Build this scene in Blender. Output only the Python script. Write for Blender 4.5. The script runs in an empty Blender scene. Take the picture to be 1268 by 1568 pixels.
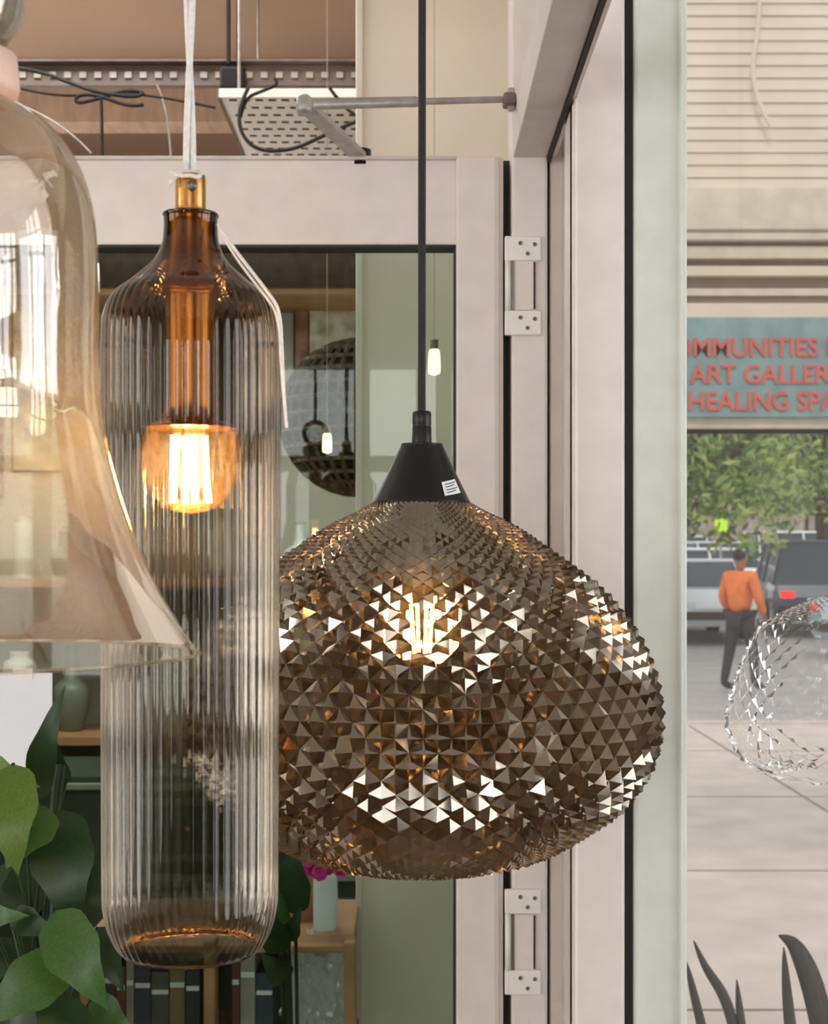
import bpy, bmesh, math, random
from mathutils import Vector, Matrix, noise
random.seed(7)
sc = bpy.context.scene
sc.view_settings.view_transform = 'Standard'
sc.view_settings.look = 'None'
EYE = 1.65          # camera height (m)
F = 2200.0          # focal length of the survey, in survey units
def X(u, d): return (u-634.0)/F*d
def Z(v, d): return EYE+(850.0-v)/F*d
def P(u, v, d): return Vector((X(u, d), d, Z(v, d)))

# ------------------------------------------------------------------ materials
def srgb(r, g, b):
    def c(x):
        x /= 255.0
        return x/12.92 if x <= .04045 else ((x+.055)/1.055)**2.4
    return (c(r), c(g), c(b), 1)
def newmat(name):
    m = bpy.data.materials.new(name); m.use_nodes = True
    nt = m.node_tree; nt.nodes.clear()
    out = nt.nodes.new('ShaderNodeOutputMaterial')
    return m, nt, out
def pbr(name, col, rough=.5, metal=0., noise_amt=.08, scale=12., bump=.02, spec=.5, emit=None, estr=0., coat=0., stretch=(1,1,1)):
    m, nt, out = newmat(name)
    b = nt.nodes.new('ShaderNodeBsdfPrincipled')
    tc = nt.nodes.new('ShaderNodeTexCoord'); mp = nt.nodes.new('ShaderNodeMapping')
    mp.inputs['Scale'].default_value = stretch
    n = nt.nodes.new('ShaderNodeTexNoise'); n.inputs['Scale'].default_value = scale; n.inputs['Detail'].default_value = 5
    nt.links.new(tc.outputs['Object'], mp.inputs[0]); nt.links.new(mp.outputs[0], n.inputs['Vector'])
    r = nt.nodes.new('ShaderNodeValToRGB')
    c0 = tuple(max(0, x*(1-noise_amt*2)) for x in col[:3])+(1,); c1 = tuple(min(1, x*(1+noise_amt)) for x in col[:3])+(1,)
    r.color_ramp.elements[0].position = .3; r.color_ramp.elements[1].position = .7
    r.color_ramp.elements[0].color = c0; r.color_ramp.elements[1].color = c1
    nt.links.new(n.outputs['Fac'], r.inputs[0]); nt.links.new(r.outputs[0], b.inputs['Base Color'])
    b.inputs['Roughness'].default_value = rough; b.inputs['Metallic'].default_value = metal
    b.inputs['Specular IOR Level'].default_value = spec; b.inputs['Coat Weight'].default_value = coat
    if bump:
        bp = nt.nodes.new('ShaderNodeBump'); bp.inputs['Strength'].default_value = bump*5; bp.inputs['Distance'].default_value = .002
        nt.links.new(n.outputs['Fac'], bp.inputs['Height']); nt.links.new(bp.outputs[0], b.inputs['Normal'])
    if emit:
        b.inputs['Emission Color'].default_value = emit; b.inputs['Emission Strength'].default_value = estr
    nt.links.new(b.outputs[0], out.inputs[0])
    return m
def emis(name, col, s):
    m, nt, out = newmat(name)
    e = nt.nodes.new('ShaderNodeEmission'); e.inputs[0].default_value = col; e.inputs[1].default_value = s
    nt.links.new(e.outputs[0], out.inputs[0]); return m
def thin_glass(name, tint, edge_tint, gloss=(1,1,1,1), ior=1.5, base=0., rough=.02, haze=0., haze_col=(1,1,1,1), zgrad=None, bump=0., refr=0., refr_ior=1.12, refr_rough=.05, blend=.35, bscale=18, bdist=.01):
    """thin blown-glass shell: tinted transmission, fresnel reflection, a little haze"""
    m, nt, out = newmat(name)
    N = nt.nodes.new; L = nt.links.new
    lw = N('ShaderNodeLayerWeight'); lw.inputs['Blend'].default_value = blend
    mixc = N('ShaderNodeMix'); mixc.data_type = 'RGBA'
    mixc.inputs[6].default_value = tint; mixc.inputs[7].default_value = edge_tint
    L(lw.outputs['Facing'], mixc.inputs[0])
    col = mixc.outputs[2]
    if zgrad:
        z0, z1, c1 = zgrad
        tc = N('ShaderNodeTexCoord'); sp = N('ShaderNodeSeparateXYZ'); L(tc.outputs['Object'], sp.inputs[0])
        mr = N('ShaderNodeMapRange'); mr.inputs[1].default_value = z0; mr.inputs[2].default_value = z1; mr.clamp = True
        L(sp.outputs[2], mr.inputs[0])
        mm = N('ShaderNodeMix'); mm.data_type = 'RGBA'; mm.blend_type = 'MULTIPLY'
        L(mr.outputs[0], mm.inputs[0]); L(col, mm.inputs[6]); mm.inputs[7].default_value = c1
        col = mm.outputs[2]
    tr = N('ShaderNodeBsdfTransparent'); L(col, tr.inputs[0]); trans = tr.outputs[0]
    if refr:
        rf = N('ShaderNodeBsdfRefraction'); L(col, rf.inputs[0]); rf.inputs['IOR'].default_value = refr_ior; rf.inputs['Roughness'].default_value = refr_rough
        mr_ = N('ShaderNodeMixShader'); mr_.inputs[0].default_value = refr
        L(trans, mr_.inputs[1]); L(rf.outputs[0], mr_.inputs[2]); trans = mr_.outputs[0]
    gl = N('ShaderNodeBsdfGlossy'); gl.inputs[0].default_value = gloss; gl.inputs['Roughness'].default_value = rough
    fr = N('ShaderNodeFresnel'); fr.inputs[0].default_value = ior
    ad = N('ShaderNodeMath'); ad.operation = 'ADD'; ad.inputs[1].default_value = base; ad.use_clamp = True
    L(fr.outputs[0], ad.inputs[0])
    mx = N('ShaderNodeMixShader'); L(ad.outputs[0], mx.inputs[0]); L(trans, mx.inputs[1]); L(gl.outputs[0], mx.inputs[2])
    res = mx.outputs[0]
    if bump:
        tcb = N('ShaderNodeTexCoord'); nn = N('ShaderNodeTexNoise'); nn.inputs['Scale'].default_value = bscale
        bp = N('ShaderNodeBump'); bp.inputs['Strength'].default_value = bump; bp.inputs['Distance'].default_value = bdist
        L(tcb.outputs['Object'], nn.inputs['Vector']); L(nn.outputs['Fac'], bp.inputs['Height'])
        L(bp.outputs[0], gl.inputs['Normal']); L(bp.outputs[0], fr.inputs['Normal'])
    if haze:
        tl = N('ShaderNodeBsdfTranslucent'); tl.inputs[0].default_value = haze_col
        df = N('ShaderNodeBsdfDiffuse'); df.inputs[0].default_value = haze_col
        h = N('ShaderNodeMixShader'); h.inputs[0].default_value = .5; L(tl.outputs[0], h.inputs[1]); L(df.outputs[0], h.inputs[2])
        m2 = N('ShaderNodeMixShader'); m2.inputs[0].default_value = haze
        L(res, m2.inputs[1]); L(h.outputs[0], m2.inputs[2]); res = m2.outputs[0]
    L(res, out.inputs[0]); return m

M = {}
M['frame'] = pbr('painted_aluminium', srgb(226,215,208), .45, noise_amt=.03, scale=30, bump=.02)
M['frame_cool'] = pbr('painted_aluminium_cool', srgb(212,216,208), .45, noise_amt=.03, scale=30)
M['frame2'] = pbr('painted_trim', srgb(206,197,190), .5, noise_amt=.03, scale=30)
M['gasket'] = pbr('black_rubber', srgb(24,26,30), .6)
M['dark'] = pbr('dark_gap', srgb(45,38,36), .7)
M['wall'] = pbr('plaster_beige', srgb(226,216,200), .8, noise_amt=.04, scale=4, bump=.04)
M['wallw'] = pbr('plaster_white', srgb(220,214,204), .8, noise_amt=.03, scale=4)
M['tan'] = pbr('plaster_tan', srgb(184,156,134), .85, noise_amt=.05, scale=2)
M['floor'] = pbr('floor_wood', srgb(120,88,62), .45, noise_amt=.25, scale=6, stretch=(1,8,1))
M['greywall'] = pbr('wall_greygreen', srgb(176,172,158), .8, noise_amt=.06, scale=3)
M['black'] = pbr('black_metal', srgb(22,19,19), .38, metal=.3, noise_amt=.05)
M['cordblk'] = pbr('black_fabric_cord', srgb(30,27,28), .7, noise_amt=.3, scale=500)
M['cordwht'] = pbr('white_cord', srgb(222,222,222), .35, noise_amt=.08, scale=400)
M['brass'] = pbr('copper_brass', srgb(214,156,92), .25, metal=1., noise_amt=.1, scale=60, stretch=(1,1,.1))
M['steel'] = pbr('galvanised_steel', srgb(172,168,162), .4, metal=.4, noise_amt=.12, scale=60)
M['slot'] = pbr('channel_slot', srgb(178,168,156), .6)
M['chan'] = pbr('channel_steel', srgb(120,106,98), .6, metal=.0, noise_amt=.15, scale=20)
M['white'] = pbr('white_enamel', srgb(235,230,222), .4, noise_amt=.02)
M['screw'] = pbr('screw_metal', srgb(120,115,110), .35, metal=.8)
M['paper'] = pbr('paper', srgb(228,232,236), .7, noise_amt=.02)
M['ink'] = pbr('ink', srgb(50,50,55), .8)

# ------------------------------------------------------------------ mesh helpers
def link(o): sc.collection.objects.link(o); return o
def mesh_obj(name, verts, faces, mats, smooth=False, fmat=None):
    me = bpy.data.meshes.new(name); me.from_pydata([tuple(v) for v in verts], [], faces); me.update()
    for m in (mats if isinstance(mats, list) else [mats]): me.materials.append(m)
    if fmat:
        for p, i in zip(me.polygons, fmat): p.material_index = i
    for p in me.polygons: p.use_smooth = smooth
    return link(bpy.data.objects.new(name, me))
def box(name, x0, x1, y0, y1, z0, z1, mat, bev=0.):
    bm = bmesh.new(); bmesh.ops.create_cube(bm, size=1)
    for v in bm.verts:
        v.co = Vector(((x0+x1)/2+v.co.x*(x1-x0), (y0+y1)/2+v.co.y*(y1-y0), (z0+z1)/2+v.co.z*(z1-z0)))
    if bev: bmesh.ops.bevel(bm, geom=bm.edges[:], offset=bev, segments=2, affect='EDGES', profile=.5)
    bmesh.ops.recalc_face_normals(bm, faces=bm.faces)
    me = bpy.data.meshes.new(name); bm.to_mesh(me); bm.free(); me.materials.append(mat)
    return link(bpy.data.objects.new(name, me))
def fbox(name, u0, u1, v0, v1, d, th, mat, bev=.002):
    return box(name, X(u0, d), X(u1, d), d, d+th, Z(v1, d), Z(v0, d), mat, bev)
def lathe(name, prof, cx, cy, mat, seg=64, smooth=True, flutes=0, amp=0., closed=False, famp=None):
    vs = []; fs = []
    for i, (r, z) in enumerate(prof):
        a_ = amp if famp is None else amp*famp(z)
        for j in range(seg):
            t = 2*math.pi*j/seg
            rr = r*(1+a_*(abs(math.cos(flutes*t/2))*2-1)) if flutes else r
            vs.append((cx+rr*math.cos(t), cy+rr*math.sin(t), z))
    n = len(prof)
    for i in range(n-1):
        for j in range(seg):
            k = (j+1) % seg
            fs.append((i*seg+j, i*seg+k, (i+1)*seg+k, (i+1)*seg+j))
    if closed:
        fs.append(tuple(range(seg))); fs.append(tuple(range((n-1)*seg, n*seg)))
    o = mesh_obj(name, vs, fs, mat, smooth)
    bm = bmesh.new(); bm.from_mesh(o.data); bmesh.ops.recalc_face_normals(bm, faces=bm.faces); bm.to_mesh(o.data); bm.free()
    return o
def tube(name, pts, r, mat, res=6, cyclic=False):
    cu = bpy.data.curves.new(name, 'CURVE'); cu.dimensions = '3D'; cu.bevel_depth = r; cu.bevel_resolution = 3; cu.use_fill_caps = True
    sp = cu.splines.new('POLY') if len(pts) < 3 else cu.splines.new('NURBS')
    sp.points.add(len(pts)-1)
    for p, q in zip(sp.points, pts): p.co = (*q, 1)
    if len(pts) >= 3: sp.order_u = 3; sp.use_endpoint_u = True
    sp.use_cyclic_u = cyclic
    cu.resolution_u = res
    o = link(bpy.data.objects.new(name, cu)); cu.materials.append(mat)
    bpy.context.view_layer.update()
    dg = bpy.context.evaluated_depsgraph_get()
    me = bpy.data.meshes.new_from_object(o.evaluated_get(dg)); me.name = name
    bpy.data.objects.remove(o)
    o2 = link(bpy.data.objects.new(name, me))
    for p in me.polygons: p.use_smooth = True
    return o2
def group(name, parts, loc=(0,0,0)):
    e = bpy.data.objects.new(name, None); e.empty_display_size = .05; e.location = loc; link(e)
    inv = Matrix.Translation(-Vector(loc))
    for p in parts:
        p.parent = e; p.matrix_parent_inverse = inv
    return e
def join(name, objs):
    bm = bmesh.new(); mats = []
    for o in objs:
        tmp = bmesh.new(); tmp.from_mesh(o.data); tmp.transform(o.matrix_basis)
        idx = []
        for m in o.data.materials:
            if m not in mats: mats.append(m)
            idx.append(mats.index(m))
        me2 = bpy.data.meshes.new('t')
        for f in tmp.faces: f.material_index = idx[f.material_index] if idx else 0
        tmp.to_mesh(me2); tmp.free(); bm.from_mesh(me2); bpy.data.meshes.remove(me2)
        bpy.data.objects.remove(o)
    me = bpy.data.meshes.new(name); bm.to_mesh(me); bm.free()
    for m in mats: me.materials.append(m)
    return link(bpy.data.objects.new(name, me))

# ================================================================== ROOM SHELL
CZ = 2.95
box('floor', -3.0, 2.6, -3.2, 1.6, -.05, 0, M['floor'])
box('ceiling', -3.0, 2.6, -3.2, 1.75, CZ, CZ+.1, M['wallw'])
# walls with tall window openings (behind / beside the camera)
def wall_with_windows(name, axis, pos, a0, a1, wins, zb, zt, mat):
    parts = []; th = .1
    def seg(n, p0, p1, z0, z1, m=mat, t=th):
        if axis == 'y': return box(n, p0, p1, pos-t/2, pos+t/2, z0, z1, m)
        return box(n, pos-t/2, pos+t/2, p0, p1, z0, z1, m)
    parts.append(seg('s', a0, a1, 0, zb)); parts.append(seg('s', a0, a1, zt, CZ))
    c = a0
    for w0, w1 in wins:
        parts.append(seg('s', c, w0, zb, zt)); c = w1
        for f in (1/3, 2/3): parts.append(seg('s', w0+(w1-w0)*f-.035, w0+(w1-w0)*f+.035, zb, zt, M['gasket'], .06))
        for f in (.33, .66): parts.append(seg('s', w0, w1, zb+(zt-zb)*f, zb+(zt-zb)*f+.07, M['gasket'], .06))
    parts.append(seg('s', c, a1, zb, zt))
    return join(name, parts)
shopwall = pbr('shop_wall_dark', srgb(112,96,82), .8, noise_amt=.3, scale=3)
wall_with_windows('wall_back', 'y', -3.2, -3, 2.6, [(-2.6,-1.2),(-.6,.5)], 1.1, 2.5, shopwall)
wall_with_windows('wall_left', 'x', -3.0, -3.2, 1.65, [(-2.4,-1.1),(-.6,.9)], .7, 2.6, shopwall)
wall_with_windows('wall_right', 'x', 2.6, -3.2, 1.5, [(-2.6,-1.3),(-.8,1.2)], .45, 2.6, shopwall)
box('wall_front', -3.0, X(-140,1.6), 1.6, 1.68, 0, CZ, M['wallw'])
box('wall_front_header', X(-140,1.6), .15, 1.6, 1.68, 2.5, CZ, M['wallw'])
# passage behind the door
box('floor_backroom', -2.2, .22, 1.6, 5.0, -.05, 0, M['floor'])
box('ceiling_backroom', -2.2, .22, 1.75, 5.0, 3.0, 3.1, M['tan'])
box('wall_backroom_end', -2.2, .3, 4.9, 5.0, 0, 3.0, M['greywall'])
box('wall_backroom_upper', -2.2, .2, 4.86, 4.9, 2.69, 3.0, M['tan'])
box('wall_backroom_left', -2.3, -2.2, 1.68, 5.0, 0, 3.0, M['tan'])
box('wall_backroom_right', .2, .24, 1.75, 4.9, 0, 3.0, M['wallw'])
pier = [box('pier', X(549,2.4), .2, 2.4, 2.7, 0, 3.0, M['wall']), box('corner_bead', X(545,2.4), X(556,2.4), 2.393, 2.41, 0, 3.0, M['wallw'], .002)]
group('wall_pier', pier, (.05,2.5,0))
box('trim_beam', -2.2, X(640,4.8), 4.74, 4.86, 2.52, 2.69, M['chan'], .004)

# ================================================================== DOOR (glazed, white aluminium)
door_glass = thin_glass('door_glazing', (.80,.88,.85,1), (.7,.77,.74,1), ior=1.25, rough=.0)
D = 1.6
dp = []
dp.append(fbox('top_rail', -60, 699, 240, 375, D, .045, M['frame']))
dp.append(fbox('hinge_stile', 698, 771, 238, 2700, D-.003, .05, M['frame'], .003))
dp.append(fbox('stile_bead', 757, 765, 240, 2700, D-.006, .01, M['frame2'], .001))
dp.append(fbox('lock_stile', -130, -58, 238, 2700, D-.003, .05, M['frame'], .003))
dp.append(fbox('bottom_rail', -60, 699, 2750, 3060, D, .045, M['frame']))
dp.append(fbox('glazing_gasket', -58, 698, 375, 379, D-.001, .03, M['gasket'], 0))
dp.append(fbox('glazing_gasket_side', 695, 699, 375, 2750, D-.001, .03, M['gasket'], 0))
dp.append(fbox('rail_lip', -60, 699, 238, 244, D-.004, .02, M['frame2'], .001))
dp.append(box('glass_pane', X(-60,D), X(697,D), D+.02, D+.026, Z(2750,D), Z(377,D), door_glass))
group('door_1', dp, (X(770,D), D, 0))

# frame, jamb, posts
jp = []
jp.append(fbox('gap_shade', 771, 784, 246, 3110, D+.03, .03, M['dark'], 0))  # dark strip put in for the shaded gap beside the door
jp.append(box('jamb', X(783,D), X(838,D), D-.005, D+.06, 0, CZ, M['frame'], .003))
jp.append(box('jamb_seal', X(836,D), X(845,D), D+.02, D+.06, 0, CZ, M['gasket']))
jp.append(box('jamb_strip', X(843,D), X(895,D), D+.005, D+.06, 0, CZ, M['frame'], .002))
jp.append(box('jamb_strip_bead', X(862,D), X(868,D), D-.004, D+.03, 0, CZ, M['frame2'], .002))
# head beam that runs from the door head back over the window bay
bz = Z(243, D)
jp.append(box('head_beam', X(785,D), X(838,D), .35, D, bz, bz+.05, M['frame2'], .002))
jp.append(box('head_beam_lip', X(838,D), X(843,D), .35, D, bz-.004, bz+.05, M['dark']))
jp.append(box('head_beam_outer', X(843,D), X(852,D), .35, D, bz+.002, bz+.05, M['frame'], .001))
group('door_frame', jp, (X(810,D), D, 0))
wp = 1.4
fr = []
fr.append(box('post_inner', X(876,wp), X(957,wp), wp, wp+.07, 0, CZ, M['frame'], .003))
fr.append(box('post_bead_a', X(876,wp), X(884,wp), wp-.005, wp+.02, 0, CZ, M['frame'], .002))
fr.append(box('post_gasket', X(956,wp), X(972,wp), wp+.008, wp+.06, 0, CZ, M['gasket']))
fr.append(box('post_outer', X(971,wp), X(1052,wp), wp-.002, wp+.07, 0, CZ, M['frame_cool'], .003))
fr.append(box('post_bead_b', X(1038,wp), X(1045,wp), wp-.006, wp+.02, 0, CZ, M['frame_cool'], .002))
fr.append(box('sill_rail', X(1050,wp), 2.55, wp, wp+.07, 0, .42, M['frame_cool'], .003))
fr.append(box('head_rail', X(1050,wp), 2.55, wp, wp+.07, 2.6, CZ, M['frame_cool'], .003))
win_glass = thin_glass('window_glazing', (.99,.99,.985,1), (.92,.94,.92,1), ior=1.45, rough=0, base=.0, haze=.045, haze_col=(1,.98,.95,1))
fr.append(box('glass_pane', X(1050,wp), 2.55, wp+.03, wp+.036, .42, 2.6, win_glass))
group('window_1', fr, (X(960,wp), wp, 0))

# hinges (two)
def hinge(v0, v1):
    ps = []; d = D-.009
    h = 38
    for a, b in ((v0, v0+h), (v1-h, v1)):
        ps.append(fbox('leaf', 773, 829, a, b, d-.001, .006, M['white'], .0015))
        for (sx, sy) in ((797, .3), (819, .35), (808, .72)):
            c = P(sx, a+(b-a)*sy, d-.002)
            s = lathe('screw', [(.0001,0),(.0018,0),(.0022,.001)], 0, 0, M['screw'], 16)
            s.data.transform(Matrix.Translation(c) @ Matrix.Rotation(math.radians(90),4,'X')); ps.append(s)
    ps.append(fbox('knuckle_plate', 786, 822, v0+h, v1-h, d+.001, .006, M['frame'], .001))
    ps.append(fbox('knuckle_slot', 784, 788, v0+h, v1-h, d, .006, M['screw'], 0))
    ps.append(fbox('knuckle_edge', 817, 820, v0+h+2, v1-h-2, d, .004, M['dark'], 0))
    k = lathe('knuckle', [(.0035, Z(v1-h,d)), (.0035, Z(v0+h,d))], X(778,d), d+.001, M['white'], 20, closed=True); ps.append(k)
    return ps
group('door_hinge', hinge(361, 513), P(800,437,D))
group('door_hinge', hinge(1362, 1524), P(800,1440,D))

# door closer arm
c0 = P(788,152,1.55); c0.x = X(785,D)-.004; el = P(466,160,1.43); c2 = P(552,241,1.61)
cl = [tube('rod', [c0, el], .0035, M['steel'])]
cl.append(tube('rod_sleeve', [el.lerp(c0,.02), el.lerp(c0,.52)], .0055, M['steel']))
dirv = (c2-el).normalized(); side = dirv.cross(Vector((0,0,1))).normalized()*.009
v = []
for p in (el, c2):
    for s in (-1, 1):
        for h in (-.003, .003): v.append(p+side*s*(1.0)+Vector((0,0,h)))
cl.append(mesh_obj('flat_arm', v, [(0,1,3,2),(4,6,7,5),(0,4,5,1),(2,3,7,6),(0,2,6,4),(1,5,7,3)], M['steel']))
cl.append(lathe('elbow', [(.0001,el.z-.009),(.007,el.z-.009),(.008,el.z-.005),(.008,el.z+.006),(.005,el.z+.009),(.0001,el.z+.009)], el.x, el.y, M['steel'], 24))
cl.append(lathe('pivot', [(.0001,c2.z-.01),(.012,c2.z-.01),(.012,c2.z+.008),(.0001,c2.z+.008)], c2.x, c2.y, M['black'], 24))
cl.append(box('bracket', c0.x-.010, c0.x+.004, c0.y-.012, c0.y+.012, c0.z-.008, c0.z+.005, M['chan'], .003))
cl.append(box('bracket_bolt', c0.x-.005, c0.x+.003, c0.y-.004, c0.y+.004, c0.z-.013, c0.z+.012, M['steel'], .002))
group('door_closer', cl, c0)

# paper notice on glass
group('paper_notice', [fbox('sheet', -60, 80, 1030, 1192, D-.004, .001, M['paper'], 0),
   fbox('tape', 20, 50, 1024, 1040, D-.005, .0008, M['white'], 0)], P(20,1110,D))

# ================================================================== CEILING SERVICES beyond the transom
dd = 2.62
ch = [box('channel_web', -1.3, .19, dd+.14, dd+.15, Z(131,dd+.14), Z(100,dd+.14), M['chan'])]
ch.append(box('channel_flange_top', -1.3, .19, dd+.12, dd+.15, Z(99,dd+.14), Z(99,dd+.14)+.004, M['chan']))
ch.append(box('channel_flange_bot', -1.3, .19, dd+.13, dd+.15, Z(133,dd+.14), Z(131,dd+.14), M['chan']))
for i in range(50):
    xx = -1.28+i*.029
    ch.append(box('slot', xx, xx+.013, dd+.136, dd+.1405, Z(120,dd+.14), Z(111,dd+.14), M['slot']))
chn = join('channel', ch)
zc = Z(103,dd+.14)
rods = [tube('hanger_rod', [Vector((X(u,dd),dd+.12,3.0)), Vector((X(u,dd),dd+.12,zc))], .004, M['cordblk']) for u in (337,353)]
rods.append(tube('hanger_rod', [Vector((-1.1,dd+.12,3.0)), Vector((-1.1,dd+.12,zc))], .004, M['cordblk']))
rods.append(box('clamp', X(326,dd), X(366,dd), dd+.09, dd+.13, Z(138,dd+.1), Z(104,dd+.1), M['black'], .004))
group('ceiling_cable_channel', [chn]+rods, (0,dd,2.5))
px0, px1, py0, py1, pz = -.355, .16, 2.62, 3.04, Z(141,2.6)
M['perf'] = pbr('perforated_white', srgb(240,236,226), .5, noise_amt=.02)
pf = [box('sheet', px0, px1, py0, py1, pz, pz+.004, M['perf'])]
pf.append(box('lip', px0, px1, py0-.004, py0, pz-.004, pz+.012, M['perf'])); pf.append(box('lip', px0-.004, px0, py0, py1, pz-.004, pz+.012, M['chan']))
yy = py0+.02; row = 0
while yy < py1-.02:
    xx = px0+.015+(row % 2)*.012
    while xx < px1-.02:
        pf.append(box('perf', xx, xx+.014, yy, yy+.010, pz-.0008, pz, M['dark'])); xx += .024
    yy += .045; row += 1
pfj = join('panel', pf)
hang = [tube('hanger', [Vector((a,b,pz)), Vector((a,b,3.0))], .003, M['steel']) for a in (px0+.03, px1-.03) for b in (py0+.05, py1-.05)]
group('perforated_ceiling_panel', [pfj]+hang, (-.1,2.8,pz))
tb = pbr('timber_tan', srgb(194,168,144), .8, noise_amt=.1, scale=9, stretch=(6,1,1))
box('trim_ceiling_beam', -2.2, .2, 3.9, 4.0, Z(188,3.9), Z(126,3.9), tb, .003)
# cables
cb = []
def cab(pts, r=.003, m='cordblk', d=2.6): cb.append(tube('cable', [P(a,b,d+(c if c else 0)) for a,b,c in pts], r, M[m], 8))
cab([(0,100,0),(60,108,0),(110,128,-.02),(150,142,-.03),(210,150,-.02),(222,140,0),(190,138,0),(155,150,0),(115,160,0),(118,145,0),(150,145,0),(200,165,0),(220,160,0)],.0035)
cab([(155,150,0),(157,200,0),(156,245,0)],.003)
cab([(30,135,0),(90,150,0),(170,140,0),(260,150,0),(330,165,0)],.0025)
cab([(40,165,0),(100,190,0),(140,235,0)],.002,'steel')
cab([(240,130,0),(258,160,0),(262,245,0)],.002,'steel')
cab([(380,135,-.02),(365,165,-.03),(368,205,-.03),(395,232,-.03),(450,230,-.03),(500,205,-.03),(548,185,-.02)],.0035)
cab([(420,120,-.02),(430,128,-.02),(400,140,-.02),(375,150,-.02),(368,180,-.02)],.003)
cab([(505,135,-.02),(530,170,-.02),(548,178,-.02)],.003)
join('cable_bundle', cb)

# ================================================================== FACETED SMOKED PENDANT
def faceted(name, cx, cy, prof, N, lift, mat, jit=.0):
    rj = random.Random(3)
    L = [0]
    for a, b in zip(prof, prof[1:]): L.append(L[-1]+math.hypot(b[0]-a[0], b[1]-a[1]))
    def at(s):
        for i in range(len(L)-1):
            if s <= L[i+1]:
                t = (s-L[i])/(L[i+1]-L[i])
                return (prof[i][0]+(prof[i+1][0]-prof[i][0])*t, prof[i][1]+(prof[i+1][1]-prof[i][1])*t)
        return prof[-1]
    rings = []; s = 0.
    while s < L[-1]:
        rings.append(s); s += max(.0022, math.pi*at(s)[0]/N*1.02)
    vs = []; fs = []
    nr = len(rings)
    for i, s in enumerate(rings):
        r, z = at(s)
        for j in range(N):
            t = 2*math.pi*(j+.5*(i % 2))/N; q_ = math.pi*r/N*jit
            rr = r+rj.uniform(-1,1)*q_*.4; t += rj.uniform(-1,1)*q_/r*.5
            vs.append((cx+rr*math.cos(t), cy+rr*math.sin(t), z+rj.uniform(-1,1)*q_*.5))
    for i in range(1, nr-1):
        r, z = at(rings[i]); a = at(rings[i]-.002); b = at(min(rings[i]+.002, L[-1]))
        tx, tz = b[0]-a[0], b[1]-a[1]; l = math.hypot(tx, tz) or 1; nx, nz = -tz/l, tx/l
        for j in range(N):
            hh = lift*math.pi*r/N*(1+rj.uniform(-1,1)*jit*1.2)
            t = 2*math.pi*(j+.5*(i % 2)+.5+rj.uniform(-1,1)*jit*.5)/N
            rr = r*1.0+nx*hh
            k = len(vs); vs.append((cx+rr*math.cos(t), cy+rr*math.sin(t), z+nz*hh+rj.uniform(-1,1)*jit*math.pi*r/N*.7))
            lft = i*N+j; rgt = i*N+(j+1) % N
            q = (j+(i % 2)) % N
            up = (i-1)*N+q; dn = (i+1)*N+q
            fs += [(k,lft,up),(k,up,rgt),(k,rgt,dn),(k,dn,lft)]
    o = mesh_obj(name, vs, fs, mat, False)
    bm = bmesh.new(); bm.from_mesh(o.data); bmesh.ops.recalc_face_normals(bm, faces=bm.faces); bm.to_mesh(o.data); bm.free()
    return o
def smooth_prof(pts, n=8):
    out = []
    for i in range(len(pts)-1):
        p0 = pts[max(i-1,0)]; p1 = pts[i]; p2 = pts[i+1]; p3 = pts[min(i+2,len(pts)-1)]
        for k in range(n):
            t = k/n
            out.append(tuple(.5*((2*p1[c])+(-p0[c]+p2[c])*t+(2*p0[c]-5*p1[c]+4*p2[c]-p3[c])*t*t+(-p0[c]+3*p1[c]-3*p2[c]+p3[c])*t**3) for c in (0,1)))
    out.append(pts[-1]); return out
bd = 1.1; k = bd/F
raw = [(72,770),(97,785),(142,808),(192,843),(252,888),(300,938),(332,990),(351,1045),(356,1092),(351,1140),(333,1182),(300,1225),(248,1264),(192,1296),(130,1315),(85,1321)]
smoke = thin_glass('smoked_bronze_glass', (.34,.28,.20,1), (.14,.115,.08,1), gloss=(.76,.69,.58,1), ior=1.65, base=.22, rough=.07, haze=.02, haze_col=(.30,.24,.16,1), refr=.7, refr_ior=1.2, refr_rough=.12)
bulbglass = thin_glass('bulb_glass_clear', (1,.93,.8,1), (.95,.8,.6,1), ior=1.4, haze=.12, haze_col=(1,.8,.5,1))
warm = emis('filament_warm', (1,.66,.30,1), 110)
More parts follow.
